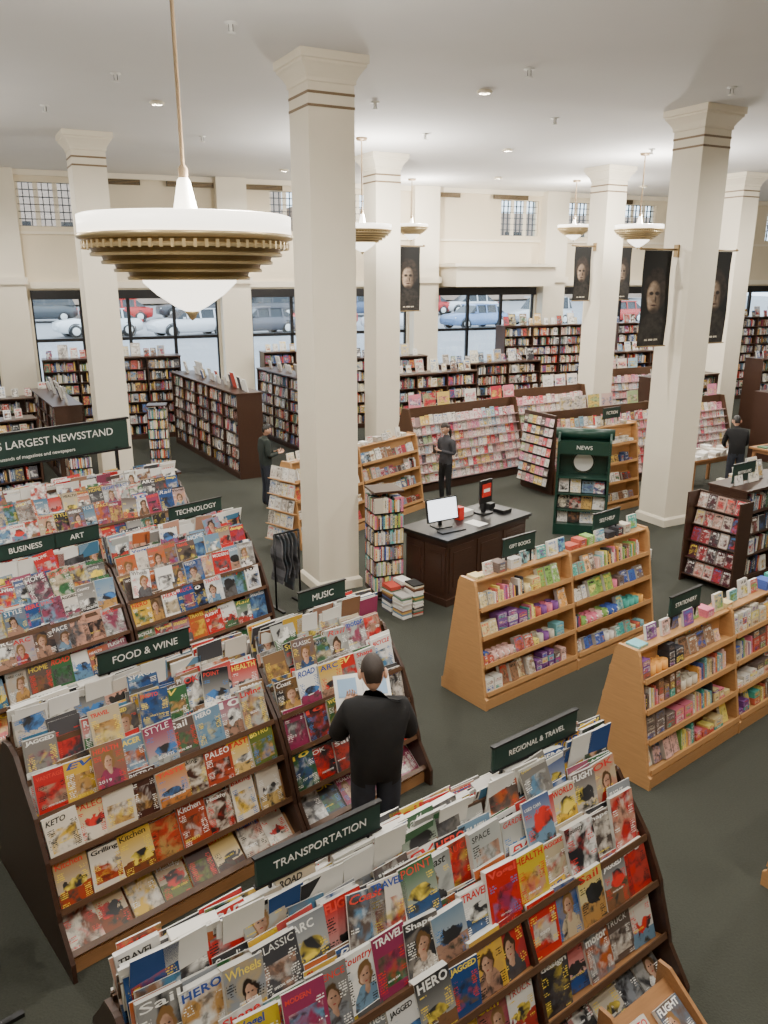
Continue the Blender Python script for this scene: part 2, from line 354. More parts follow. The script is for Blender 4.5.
def tray(mb, x0, x1, y, z, tilt, h, m, lip, side=0, back=True, lh=.055):
    S = Matrix.Rotation(math.pi, 4, 'Z') if side else Matrix.Identity(4)
    M = S @ Matrix.Translation((0, y, z)) @ Matrix.Rotation(-rad(tilt), 4, 'X')
    xc = (x0+x1)/2; L = x1-x0
    mb.box(xc, -.03, -.010, L, .10, .014, m, M)
    mb.box(xc, -.080, -.016+lh/2, L, .010, lh, lip, M)
    if back: mb.box(xc, .022, h*.45, L, .01, h*.9, m, M)

def spines(mb, x0, x1, y, z, hmax, pal, side=0, d=.16):
    S = Matrix.Rotation(math.pi, 4, 'Z') if side else Matrix.Identity(4)
    x = x0
    while x < x1-.06:
        r = R.random()
        if r < .09:
            w = .15; hh = min(hmax*.95, .23)
            if x+w > x1: break
            M = S @ Matrix.Translation((0, y, z)) @ Matrix.Rotation(-rad(8), 4, 'X'); item(mb, x, w, hh, .03, M, pal); x += w+.01; continue
        if r < .12: x += R.uniform(.04, .12); continue
        w = R.uniform(.02, .05); hh = hmax*R.uniform(.62, .95)
        c = R.choice(pal)
        mb.box(x+w/2, y+d/2+R.uniform(0, .02), z+hh/2, w*.94, d, hh, PAPER, S, (*c, R.random()), SPINE, c, R.choice(TIT), side=(*[q*.9 for q in c], 0))
        x += w

def sign(parent, txt, x, z, w=.6, y=0, hgt=.15, both=True):
    mb = MB()
    mb.box(x, y, z, w, .022, hgt, GREEN)
    mb.box(x, y, z+hgt/2+.006, w+.02, .03, .012, METAL); mb.box(x, y, z-hgt/2-.006, w+.02, .03, .012, METAL)
    for sx in (-.4, .4): mb.box(x+sx*w, y, z-hgt/2-.09, .015, .015, .18, METAL)
    mb.obj("sign_board", parent)
    s = min(hgt*.55, w*.82/(.68*max(len(txt), 1)))
    text(txt, s, (x, y-.0135, z), parent)

# ------------------------------------------------------------------ furniture
TIERS = [(-.05, 1.38, 14), (-.18, 1.21, 16), (-.32, 1.01, 17), (-.44, .74, 17), (-.54, .40, 18), (-.68, .10, 52)]
def magazine_rack(cx, cy, ang, L, pal, signs, palb=None, low=None, lowwords=None, divs=(), bin_x=None):
    mb = MB()
    prof = [(-.80, 0), (-.80, .15), (-.64, .38), (-.63, .44), (-.54, .72), (-.53, .78), (-.42, 1.0), (-.40, 1.05), (-.26, 1.22), (-.13, 1.39), (-.02, 1.42)]
    full = prof+[(-y, z) for y, z in reversed(prof)]
    for x in (-L/2, L/2-.03): mb.prism(full, x, x+.03, DARKW)
    inner = [(y*.95, z*.99) for y, z in full]
    for x in divs: mb.prism(inner, x-.012, x+.012, DARKW)
    mb.box(0, 0, .7, L-.06, .03, 1.36, DARKW)
    mb.box(0, 0, .05, L-.06, 1.44, .10, OAK)
    for sd in (0, 1):
        for y, z, t in TIERS:
            tray(mb, -L/2+.03, L/2-.03, y, z, t, .26, OAK if z < .8 else WALN, WALN, sd, lh=.04)
    mg = MB()
    if bin_x:
        a, b = bin_x
        side = [(-1.12, 0), (-1.12, .22), (-.80, .46), (-.72, .46), (-.72, 0)]
        for x in (a, (a+b)/2-.01, b-.025): mb.prism(side, x, x+.025, OAK)
        mb.box((a+b)/2, -1.11, .13, b-a, .025, .24, OAK); mb.box((a+b)/2, -.92, .09, b-a, .38, .02, OAK)
        M = Matrix.Translation((0, -1.08, .17)) @ Matrix.Rotation(-rad(55), 4, 'X'); mb.box((a+b)/2, .012, .18, b-a, .014, .38, OAK, M)
        row(mg, a+.04, (a+b)/2-.03, -1.07, .185, 55, .22, .30, PFOOD+PWHITE, words=HEADS, tmin=.015, tmax=.05, book=False, gap=.01)
        row(mg, (a+b)/2+.03, b-.04, -1.07, .185, 55, .22, .30, PMAG, words=HEADS, tmin=.015, tmax=.05, book=False, gap=.01)
    ob = mb.obj("magazine_rack", None, (cx, cy, 0), rad(ang))
    edges = [-L/2+.04]+[d for d in divs]+[L/2-.04]
    for e0, e1 in zip(edges[:-1], edges[1:]):
        for i, (y, z, t) in enumerate(TIERS):
            p = (low if (low and i >= 3) else pal)
            w = HEADS if not (lowwords and i >= 3) else lowwords
            row(mg, e0+.01, e1-.01, y, z+.004, t, .232, .318, p, 0, .012, .05 if i < 4 else .03, gap=-.030 if i < 4 else -.012, copies=2 if i < 4 else 1, skip=.0, words=w, book=False, wob=3.0)
            if i < 4: row(mg, e0+.01, e1-.01, y, z+.004, t, .24, .31, palb or pal, 1, .02, .07, copies=2, gap=0, book=False, wob=3)
        for sd in (0, 1): row(mg, e0+.01, e1-.01, .02, 1.40, 5, .22, .29, palb or pal, sd, .01, .03, gap=.004, book=False, copies=1, wob=4, skip=.15, words=HEADS)
        for q in range(int((e1-e0)*2.2)):
            x = R.uniform(e0+.15, e1-.3); i = R.choice([0, 1, 2]); y, z, t = TIERS[i]
            M = Matrix.Translation((x, y-.068, z+.05)) @ Matrix.Rotation(-rad(t+4), 4, 'X') @ Matrix.Rotation(rad(R.uniform(-9, 9)), 4, 'Y')
            item(mg, -.11, .225, .30, .012, M, pal, words=HEADS, book=False)
    mg.obj("magazines", ob)
    for txt, x in signs: sign(ob, txt, x, 1.80, min(.72, max(.5, .2+.055*len(txt))))
    return ob

def light_bookcase(cx, cy, ang, L, H=1.42, pal=PGIFT, signs=(), endcap=None, top=PGIFT, gifts=True):
    mb = MB(); k = H/1.42
    prof = [(-.36, 0), (-.36, .12), (-.33, .14), (-.13, 1.36*k), (-.10, H), (.10, H), (.13, 1.36*k), (.33, .14), (.36, .12), (.36, 0)]
    n = max(1, round(L/1.5)); seg = L/n
    for i in range(n+1):
        x = -L/2+i*seg; mb.prism(prof, x-.018, x+.018, MAPLE)
    mb.box(0, 0, H/2, L, .02, H-.05, MAPLE); mb.box(0, 0, .06, L, .70, .12, MAPLE)
    it = MB()
    for sd in (0, 1):
        for q in range(4):
            z = (.16+.31*q)*k; y = -.31+.05*q
            for i in range(n):
                a = -L/2+i*seg+.02; b = a+seg-.04
                S = Matrix.Rotation(math.pi, 4, 'Z') if sd else Matrix.Identity(4)
                M = S @ Matrix.Translation((0, y, z)) @ Matrix.Rotation(-rad(8), 4, 'X')
                dd = .30-.045*q
                mb.box((a+b)/2, dd/2-.03, 0, b-a, dd, .018, MAPLE, M); mb.box((a+b)/2, -.035, .012, b-a, .014, .05, MAPLE, M)
                x = a+.02; run = 0
                while x < b-.15:
                    if run <= 0: base = R.choice(pal); run = R.randint(1, 4); kind = R.random(); bw = R.uniform(.07, .15); bh = R.uniform(.12, .22)
                    run -= 1; w = bw; P2 = [base, base, base, R.choice(pal)]
                    if gifts and kind < .16:
                        c = R.choice(P2); r = min(w, .09)/2
                        for yy in (.04, .13):
                            it.lathe([(.001, .01), (r*.9, .01), (r, .03), (r, .11), (r*.9, .11), (r*.86, .03), (.001, .03)], PAPER, 14, M, cx=x+r, cy=yy, col=(*c, 0))
                            if kind < .09: it.tube([(x+r, yy-r, .09), (x+r, yy-r-.025, .08), (x+r, yy-r-.025, .05), (x+r, yy-r, .04)], [.006]*4, WHITE, 6, M)
                        w = r*2
                    elif gifts and kind < .50:
                        for lv in range(R.randint(2, 3)):
                            c = R.choice(P2); hh = min(.075, bh*.45)
                            it.box(x+w/2, .07, .012+hh*lv+hh/2, w*.95, .13, hh*.93, PAPER, M, (*c, R.uniform(.02, .3)), COVER, R.choice(pal), R.choice(TIT), side=(*c, 0))
                    elif kind < .78:
                        M2 = M @ Matrix.Translation((0, .05+.03*R.random(), .01)) @ Matrix.Rotation(-rad(12), 4, 'X'); item(it, x, w, bh*R.uniform(.9, 1.1), R.uniform(.02, .08), M2, P2)
                    elif kind < .88:
                        hh = 0
                        for _ in range(R.randint(2, 6)):
                            c = R.choice(P2); t = R.uniform(.015, .035)
                            it.box(x+w/2+R.uniform(-.005, .005), .07, .012+hh+t/2, w, .13, t*.92, PAPER, M, (*c, R.random()), SPINE, c, R.choice(TIT)); hh += t
                    else:
                        w = 0
                        for _ in range(4):
                            c = R.choice(pal); hh = R.uniform(.12, .21); t = R.uniform(.02, .035)
                            it.box(x+w+t/2, .08, .01+hh/2, t*.92, .13, hh, PAPER, M, (*c, R.random()), SPINE, c, R.choice(TIT)); w += t
                    x += w+R.uniform(.004, .02)
    mb.box(0, 0, H-.03, L, .2, .02, MAPLE)
    x = -L/2+.05
    while x < L/2-.2:
        w = R.uniform(.11, .17)
        if R.random() < .35:
            hh = 0; c = R.choice(top)
            for _ in range(R.randint(1, 4)):
                t = R.uniform(.02, .035); it.box(x+w/2, 0, H-.018+hh+t/2, w, .14, t*.93, PAPER, None, (*c, .2), SPINE, c, R.choice(TIT)); hh += t
        else: item(it, x, w, R.uniform(.12, .2), .03, Matrix.Translation((0, R.uniform(-.04, .04), H-.018)) @ Matrix.Rotation(-rad(12), 4, 'X'), top)
        x += w+R.uniform(.01, .08)
    ob = mb.obj("maple_bookcase", None, (cx, cy, 0), rad(ang)); it.obj("merchandise", ob)
    if endcap:
        e = MB()
        S = Matrix.Rotation(-math.pi/2, 4, 'Z')
        for q in range(5):
            M = Matrix.Translation((-L/2-.06-.03*(4-q), 0, .15+.26*q)) @ S @ Matrix.Rotation(-rad(12), 4, 'X')
            x = -.33
            e.box(0, -.02, -.01, .68, .08, .012, MAPLE, M)
            while x < .22:
                item(e, x, .14, .21, .02, M, endcap); x += .15
        e.obj("endcap_display", ob)
    for txt, x in signs: sign(ob, txt, x, H+.22, .5, hgt=.19)
    return ob

def dark_bookcase(cx, cy, ang, L, H=1.8, D=.6, pal=PBOOK, signs=(), endcap=None, name="bookcase", topdisp=True):
    mb = MB(); it = MB(); n = max(1, round(L/1.0)); seg = L/n
    for i in range(n+1): mb.box(-L/2+i*seg, 0, H/2, .03, D, H, DARKW)
    mb.box(0, 0, H/2, L, .02, H, DARKW); mb.box(0, 0, .06, L, D, .12, DARKW); mb.box(0, 0, H, L+.05, D+.04, .035, DARKW)
    k = max(3, int((H-.15)/.30)); dz = (H-.15)/k
    for q in range(k):
        z = .13+q*dz
        mb.box(0, 0, z, L, D-.02, .02, DARKW)
        for sd in (0, 1):
            for i in range(n): spines(it, -L/2+i*seg+.02, -L/2+(i+1)*seg-.02, -D/2+.05, z+.012, dz-.04, pal, sd)
    if topdisp:
        x = -L/2+.1
        while x < L/2-.3:
            M = Matrix.Translation((0, R.uniform(-.15, .05), H+.018)) @ Matrix.Rotation(-rad(14), 4, 'X')
            w = R.choice([.15, .15, .2, .26]); item(it, x, w, w*1.4, .03, M, pal+PWHITE); x += w+R.uniform(.02, .2)
    ob = mb.obj(name, None, (cx, cy, 0), rad(ang)); it.obj("books", ob)
    if endcap:
        e = MB(); S = Matrix.Rotation(-math.pi/2, 4, 'Z')
        for yy in (-D/2-.12, D/2+.12): e.prism([(yy-.012, 0), (yy+.012, 0), (yy+.012, H-.1), (yy-.012, H-.1)], -L/2-.34, -L/2-.02, DARKW)
        e.box(-L/2-.05, 0, (H-.1)/2, .03, D+.24, H-.1, DARKW)
        for q in range(5):
            M = Matrix.Translation((-L/2-.12-.035*(4-q), 0, .12+(H-.2)/5*q)) @ S @ Matrix.Rotation(-rad(14), 4, 'X')
            e.box(0, -.02, -.01, D+.22, .1, .014, DARKW, M)
            x = -(D+.2)/2+.02
            while x < (D+.2)/2-.13:
                item(e, x, .14, .215, .03, M, endcap); x += .152
        e.obj("endcap_display", ob)
    for txt, x in signs: sign(ob, txt, x, H+.2, .56, hgt=.26)
    return ob

def card_rack(cx, cy, ang, L, H=1.75, endcap=False):
    mb = MB(); it = MB()
    prof = [(-.60, 0), (-.60, .2), (-.12, H), (.12, H), (.60, .2), (.60, 0)]
    for x in (-L/2, L/2-.03): mb.prism(prof, x, x+.03, WALN)
    mb.box(0, 0, H/2, L, .03, H, WALN); mb.box(0, 0, .08, L-.04, 1.1, .16, DARKW)
    n = 7
    for q in range(n):
        z = .20+(H-.38)/n*q; y = -.50+.42*q/n
        for sd in (0, 1):
            tray(mb, -L/2+.03, L/2-.03, y, z, 14, .2, GREYP, GREYP, sd, back=True, lh=.02)
            x = -L/2+.04
            while x < L/2-.2:
                run = R.choice([.26, .39, .52, .65])
                if x+run > L/2-.1: run = L/2-.04-x
                P = [R.choice(PCARD), R.choice(PCARD), R.choice(PCARD), (.86, .82, .78)]
                row(it, x+.003, x+run-.003, y, z, 14, .122, .21, P, sd, .004, .02, gap=.002, skip=.02, smax=.45)
                x += run
    for q in range(int(L/.4)):
        if R.random() < .7:
            M = Matrix.Translation((0, 0, H)) @ Matrix.Rotation(-rad(8), 4, 'X'); item(it, -L/2+.1+q*.4, .34, .28, .01, M, PCARD, smax=.35)
    if endcap:
        S = Matrix.Rotation(-math.pi/2, 4, 'Z')
        mb.box(-L/2-.04, 0, H/2, .05, 1.0, H, DARKW)
        for q in range(7):
            M = Matrix.Translation((-L/2-.09-.02*(6-q), 0, .2+.21*q)) @ S @ Matrix.Rotation(-rad(12), 4, 'X')
            mb.box(0, -.01, -.01, .98, .06, .012, BLACKM, M); x = -.47
            while x < .36: item(it, x, .12, .165, .01, M, PWHITE+PCARD, smax=.35); x += .137
    ob = mb.obj("greeting_card_rack", None, (cx, cy, 0), rad(ang)); it.obj("greeting_cards", ob); return ob

# ------------------------------------------------------------------ room shell
def planebox(name, x0, x1, y0, y1, z0, z1, m):
    mb = MB(); mb.box((x0+x1)/2, (y0+y1)/2, (z0+z1)/2, x1-x0, y1-y0, z1-z0, m); return mb.obj(name)
WANG = rad(22); cw, sw = math.cos(WANG), math.sin(WANG)
def wl(w, n=0.0):
    ox, oy = 0.0, 22.6+.404*9.3
    return (ox+w*cw+n*sw, oy+w*sw-n*cw)
W0, W1 = -18.0, 24.0
pL = wl(W0); pR = wl(W1)
def poly(name, pts, z0, z1, m):
    mb = MB(); n = len(pts)
    for z in (z0, z1):
        for p in pts: mb.v.append((p[0], p[1], z))
    mb.face(list(range(n-1, -1, -1)), m); mb.face(list(range(n, 2*n)), m)
    for i in range(n): j = (i+1) % n; mb.face([i, j, n+j, n+i], m)
    return mb.obj(name)
foot = [(pL[0], -4.0), (pR[0], -4.0), pR, pL]
poly("floor", foot, -.2, 0, CARPET)
poly("ceiling", foot, CEIL, CEIL+.2, CEILM)
planebox("wall_left", pL[0]-.2, pL[0], -4, pL[1], 0, CEIL, WALLM)
planebox("wall_right", pR[0], pR[0]+.2, -4, pR[1], 0, CEIL, WALLM)
planebox("wall_back", pL[0], pR[0], -4.2, -4, 0, CEIL, WALLM)

mb = MB(); o2 = wl(0)
PIL = [-16.8, -10.85, -4.8, 1.3, 6.08, 12.4, 18.4, 23.6]
def wb(w0, w1, z0, z1, m=WALLM, n0=-.3, n1=0.0, B=None):
    (B or mb).box((w0+w1)/2, -(n0+n1)/2, (z0+z1)/2, w1-w0, n1-n0, z1-z0, m)
wb(W0, W1, 4.1, 5.75); wb(W0, W1, 6.85, CEIL); wb(W0, W1, 0, .45)
for p in PIL: wb(p-.5, p+.5, .45, 4.1)
WIN = [-15.2, -13.0, -9.68, -2.9, -.6, 4.85, 7.35, 9.7, 14.2, 16.4, 20.5]
cur = W0
for w in WIN: wb(cur, w-.72, 5.75, 6.85); cur = w+.72
wb(cur, W1, 5.75, 6.85)
mb.obj("wall_front", None, (o2[0], o2[1], 0), WANG)
for i, w in enumerate(WIN):
    g = MB(); g.box(w, .12, 6.30, 1.44, .012, 1.10, GLASS)
    for a in range(10): g.box(w-.72+a*.16, .1, 6.30, .024 if a % 3 else .12, .05, 1.10, CREAM if a % 3 == 0 else MUNT)
    for a in range(7): g.box(w, .1, 5.75+a*.1833, 1.44, .05, .024, MUNT)
    g.obj("window_%d" % (i+1), None, (o2[0], o2[1], 0), WANG)
k = len(WIN)
for a, b in zip(PIL[:-1], PIL[1:]):
    k += 1; g = MB(); a += .5; b -= .5
    g.box((a+b)/2, .14, 2.3, b-a, .012, 3.6, GLASS)
    n = max(2, round((b-a)/1.25))
    for i in range(n+1): g.box(a+(b-a)*i/n, .12, 2.28, .09, .1, 3.64, METAL)
    for z in (.5, 2.75, 4.05): g.box((a+b)/2, .12, z, b-a, .1, .09, METAL)
    g.box((a+b)/2, .02, 3.98, b-a, .22, .24, METAL)
    g.obj("window_%d" % k, None, (o2[0], o2[1], 0), WANG)
for i, p in enumerate(PIL[:-1]):
    mb = MB(); mb.box(p, -.2, CEIL/2, .85, .4, CEIL-.01, CREAM); mb.box(p, -.24, 4.35, .98, .5, .18, CREAM); mb.box(p, -.24, .15, .98, .5, .3, CREAM)
    mb.obj("trim_%d" % (i+1), None, (o2[0], o2[1], 0), WANG)
mb = MB(); wb(W0, W1, 4.15, 4.32, CREAM, 0, .1); wb(W0, W1, 5.55, 5.62, CREAM, 0, .06); wb(W0, W1, 7.0, CEIL, CREAM, 0, .12)
mb.obj("trim_20", None, (o2[0], o2[1], 0), WANG)
mb = MB(); wb(1.9, 5.5, 4.15, 4.75, CREAM, .1, 1.3); wb(1.8, 5.6, 4.75, 4.85, CREAM, .1, 1.4); mb.obj("entrance_canopy", None, (o2[0], o2[1], 0), WANG)
for w in (-7.9, -5.9, -3.9, 1.9, 4.4, 8.6):
    mb = MB(); mb.box(w, -.03, 6.92, 1.3, .03, .14, METAL)
    for i in range(4): mb.box(w, -.05, 6.87+i*.035, 1.26, .02, .012, BRONZE)
    mb.obj("air_vent", None, (o2[0]+0.12*sw, o2[1]-0.12*cw, 0), WANG)

def column(x, y, a=28):
    mb = MB(); h = .32; C = CEIL
    mb.loft_sq([(h+.04, 0), (h+.04, .13), (h+.015, .16), (h, .17), (h, C-.34), (h+.02, C-.33), (h+.02, C-.29), (h+.05, C-.23), (h+.10, C-.16), (h+.12, C-.14), (h+.12, C-.11), (h+.145, C-.10), (h+.145, C-.004)], CREAM)
    for z in (C-.62, C-.47): mb.loft_sq([(h+.006, z), (h+.006, z+.032)], GOLDM)
    mb.obj("column", None, (x, y, 0), rad(a))
CC = {'A': (-.81, 11.4), 'B': (5.34, 14.65), 'C': (-5.85, 17.03), 'D': (-.05, 19.9), 'E': (5.79, 22.1), 'F': (9.8, 23.5)}
for c in CC.values(): column(*c)

# ------------------------------------------------------------------ pendants
def pendant(x, y, z, D, power=120):
    r = D/2; e = MB(); g = MB()
    g.lathe([(r*.97, .015), (r, .02), (r, .19*r), (r*.97, .20*r), (r*.9, .16*r)], GLOW, 56)
    rr = r*.97; zz = .0
    e.lathe([(r*1.01, .02), (r*1.025, .008), (r*1.01, -.012), (r*.97, -.02)], BRONZE2, 56)
    for q in range(64):
        a = 2*math.pi*q/64; Mq = Matrix.Rotation(a, 4, 'Z')
        e.box(r*.972, 0, -.055*r/.73, .012, .022*r/.73, .05*r/.73, BRONZE2, Mq)
    n = 5
    for i in range(n):
        f = (i+1)/n; r2 = r*(.97-.52*f**1.25); z2 = -.02-.36*r*f
        e.lathe([(rr, zz if i else -.02), (rr-.008, z2+.026)], BRONZE, 56, smooth=False)
        e.lathe([(rr-.008, z2+.026), (rr+.008, z2+.018), (rr+.004, z2), (r2, z2)], BRONZE2, 56, smooth=False)
        rr = r2; zz = z2
    zt = zz
    g.lathe([(rr, zt), (rr*.99, zt-.02), (rr*.72, zt-.14*r), (rr*.36, zt-.25*r), (rr*.14, zt-.30*r)], GLOW, 40)
    e.lathe([(.001, zt-.39*r), (.03*r, zt-.37*r), (.05*r, zt-.33*r), (rr*.16, zt-.30*r), (.001, zt-.28*r)], BRONZE2, 16)
    g.lathe([(r*.9, .1*r), (r*.5, -.05), (.05, -.12)], GLOW, 40)
    g.lathe([(.15*r, .10*r), (.10*r, .32*r), (.06*r, .52*r), (.02, .56*r)], GLOW, 24)
    e.lathe([(.03, .50*r), (.035, .62*r), (.014, .66*r), (.014, CEIL-z-.06), (.1, CEIL-z-.05), (.12, CEIL-z-.004)], GOLDM, 16)
    ob = e.obj("pendant_light", None, (x, y, z)); g.obj("glass_bowl", ob)
    l = bpy.data.lights.new("uplight", 'POINT'); l.energy = power*1.3; l.color = (1, .955, .88); l.shadow_soft_size = .12*D
    lo = bpy.data.objects.new("uplight", l); COL.objects.link(lo); lo.parent = ob; lo.location = (.22*D, .1*D, .30)
pendant(-1.39, 5.97, 4.75, 1.46, power=280)
pendant(-.45, 17.5, 5.38, 1.2, power=440); pendant(5.9, 19.6, 5.5, 1.1, power=440)
pendant(5.6, 25.0, 5.82, .95, power=280); pendant(.8, 24.6, 5.82, .95, power=280)
pendant(-9.5, 12.0, 5.4, 1.2, power=440); pendant(11.0, 17.0, 5.4, 1.2, power=440)

def fill_downlight(x, y, p=260):  # fill spot added to light the room, dressed with a small can fixture
    mb = MB(); mb.lathe([(.09, CEIL-.001), (.12, CEIL-.02), (.11, CEIL-.05), (.08, CEIL-.05), (.07, CEIL-.01)], CREAM, 20)
    ob = mb.obj("added_fill_downlight", None, (x, y, 0))
    l = bpy.data.lights.new("fill_spot", 'SPOT'); l.energy = p*1.6; l.spot_size = rad(165); l.spot_blend = .6; l.shadow_soft_size = .09; l.color = (1, .94, .84)
    lo = bpy.data.objects.new("fill_spot", l); COL.objects.link(lo); lo.parent = ob; lo.location = (0, 0, CEIL-.06)
for x, y, p in ((-3.5, 2.5, 400), (.5, 1.0, 370), (4.5, 2.5, 400), (-1.0, 6.5, 400), (3.2, 6.3, 430), (-5.5, 7.8, 460), (7.0, 7.5, 450),
             (1.5, 13.2, 580), (-3.6, 14.0, 580), (8.2, 12.5, 580), (2.7, 19.0, 660), (-8.5, 18.2, 560), (-2.6, 22.5, 500), (9.3, 19.5, 660), (3.2, 24.2, 500), (12.5, 24.0, 640), (8.0, 26.5, 500)):
    fill_downlight(x, y, p)
for x, y in ((-1.67, 9.87), (-3.66, 12.15), (1.94, 11.9), (-.14, 14.05), (5.1, 13.0), (3, 15.4), (-5.5, 14.3), (-3.6, 17.3), (5.85, 19.0), (8.5, 21.5), (.8, 17)):
    mb = MB(); mb.lathe([(.07, CEIL-.001), (.075, CEIL-.012), (.02, CEIL-.02), (.02, CEIL-.09), (.05, CEIL-.10), (.05, CEIL-.11), (.001, CEIL-.112)], WHITE, 14)
    mb.box(0, 0, CEIL-.06, .05, .012, .09, METAL); mb.obj("sprinkler_head", None, (x, y, 0))

# ------------------------------------------------------------------ banners
def banner(cx, cy, ztop, w, h, sgn, ang=28):
    ob = empty("portrait_banner", (cx, cy, 0), rad(ang)); mb = MB()
    off = sgn*(.33+.10+w/2)
    n = 8; b = len(mb.v)
    for j in range(n+1):
        z = ztop-h*j/n; yy = .012*math.sin(j*.9)
        for sx in (-1, 1): mb.v.append((off+sx*w/2, yy, z))
    for j in range(n):
        v0, v1 = 1-j/n, 1-(j+1)/n
        mb.face([b+2*j, b+2*j+2, b+2*j+3, b+2*j+1], PORT, uv=[(0, v0), (0, v1), (1, v1), (1, v0)])
    o = mb.obj("cloth", ob); s = o.modifiers.new("sol", 'SOLIDIFY'); s.thickness = .006
    mb = MB(); mb.tube([(sgn*.33, 0, ztop+.02), (off+sgn*(w/2+.08), 0, ztop+.02)], [.018, .018], BRONZE)
    mb.lathe([(.001, ztop+.0), (.04, ztop+.02), (.001, ztop+.06)], BRONZE, 12, cx=off+sgn*(w/2+.1)); mb.box(sgn*.34, 0, ztop, .03, .1, .2, BRONZE)
    mb.tube([(off-w/2-.03, 0, ztop-h), (off+w/2+.03, 0, ztop-h)], [.012, .012], BRONZE); mb.obj("bracket", ob)
banner(*CC['B'], 4.90, .64, 1.6, -1); banner(*CC['B'], 4.90, .64, 1.6, 1)
banner(*CC['E'], 5.2, .55, 1.35, -1); banner(*CC['E'], 5.2, .55, 1.35, 1); banner(*CC['D'], 5.15, .62, 1.5, 1)

# ------------------------------------------------------------------ magazine racks
magazine_rack(.15, 3.69, 36.6, 3.30, PTRANS, [("TRANSPORTATION", -.58), ("REGIONAL & TRAVEL", .96)], divs=(.52,), bin_x=(.25, 1.40))
magazine_rack(-1.851, 5.416, 41, 1.92, PMAG, [("FOOD & WINE", .075)], low=PFOOD, lowwords=FOODH)
magazine_rack(-.598, 6.505, 41, 1.38, PMAG, [("MUSIC", .07)])
magazine_rack(-3.777, 7.744, 45, 1.85, PMAG, [("BUSINESS", .1), ("ART", .65)])
magazine_rack(-2.462, 9.059, 45, 1.83, PMAG, [("TECHNOLOGY", .27)])
r4 = magazine_rack(-4.57, 11.03, 45, 3.6, PMAG, [])
mb = MB(); mb.box(-.4, .1, 2.22, 3.0, .04, .42, GREEN); mb.box(-.4, .1, 2.45, 3.06, .06, .03, METAL); mb.box(-.4, .1, 2.0, 3.06, .06, .03, METAL)
for x in (-1.7, .9): mb.box(x, .1, 1.7, .04, .04, .7, METAL)
mb.obj("sign_board", r4); text("OREGON'S LARGEST NEWSSTAND", .15, (-.3, .078, 2.28), r4); text("thousands of magazines and newspapers", .07, (-.3, .078, 2.1), r4)

# maple bookcases
light_bookcase(2.09, 8.87, 38, 3.05, signs=[("GIFT BOOKS", -.75), ("SELF-HELP", .8)])
light_bookcase(3.42, 7.50, 38, 3.1, H=1.3, signs=[("STATIONERY", -.7)])
light_bookcase(4.0, 5.5, 38, 2.2)
light_bookcase(-.55, 14.4, 50, 3.4, H=1.5, pal=PWHITE+PBOOK, endcap=PWHITE, top=PWHITE, gifts=False)
light_bookcase(4.45, 15.55, 35, 1.3, H=1.7, pal=PBOOK+PWHITE, signs=[("FICTION", 0)], top=PWHITE, gifts=False)
# dark bookcases
dark_bookcase(6.25, 12.2, 35, 2.9, 1.5, signs=[("BESTSELLERS", -1.1)], endcap=PRED)
dark_bookcase(-4.3, 20.1, 120.6, 5, 1.95, endcap=None)
dark_bookcase(-2.3, 21.4, 120.6, 4.2, 1.95)
dark_bookcase(-7.9, 19.2, 120.6, 3.4, 1.7)
for x, y, a, L, h in ((-7.9, 14.2, 40, 3, 1.4), (-9.2, 17.2, 35, 3, 1.4), (8.0, 21.8, 30, 2.4, 1.9), (3.1, 24.2, 25, 3.4, 2.0), (12.8, 25.2, 30, 4, 2.1),
                      (8.3, 25.9, 22, 3.6, 2.2), (5.3, 27.4, 22, 3.2, 2.9), (9.8, 29.2, 22, 4, 2.9), (13.8, 30.8, 22, 3.6, 3.0), (.1, 24.9, 22, 2.4, 2.1), (-9.6, 20.3, 22, 2.6, 1.5),
                      (12.0, 22.0, 30, 2.6, 1.8), (8.8, 15.6, 35, 2.6, 1.6), (1.2, 22.4, 30, 3.0, 1.9), (10.5, 20.4, 30, 2.4, 1.7),
                      (-7.57, 22.6, 22, 3.6, 2.3), (-12.9, 20.4, 22, 4.0, 2.3), (-2.75, 24.55, 22, 1.9, 2.3)):
    dark_bookcase(x, y, a, L, h)
card_rack(1.75, 18.0, 36, 3.2, 1.75); card_rack(4.75, 17.7, 30, 3.2, 1.7, True); card_rack(4.0, 20.2, 30, 2.6, 1.8); card_rack(7.6, 19.8, 30, 2.2, 1.6); card_rack(7.5, 23.8, 25, 2.6, 1.9)

# ------------------------------------------------------------------ small fixtures
def tower(cx, cy, ang, name="spinner_display", H=1.6, w=.44):
    mb = MB(); it = MB(); mb.lathe([(.001, .0), (.26, .0), (.26, .04), (.03, .06), (.03, H), (.001, H)], METAL, 24)
    mb.box(0, 0, H, w, w, .03, DARKW); mb.box(0, 0, .1, w, w, .04, DARKW)
    for i in range(4):
        Rz = Matrix.Rotation(i*math.pi/2, 4, 'Z')
        for q in range(6):
            z = .14+q*(H-.2)/6; x = -w/2+.01
            mb.box(0, -w/2+.08, z-.01, w, .16, .012, METAL, Rz)
            while x < w/2-.03:
                t = R.uniform(.018, .035); hh = R.uniform(.16, .215); c = R.choice(PGIFT+PBOOK)
                it.box(x+t/2, -w/2+.07, z+hh/2, t*.93, .13, hh, PAPER, Rz, (*c, R.random()), SPINE, c, R.choice(TIT)); x += t
    ob = mb.obj(name, None, (cx, cy, 0), rad(ang)); it.obj("books", ob)
tower(.0, 10.95, 20); tower(-5.3, 18.6, 10); tower(-6.1, 15.6, 30)

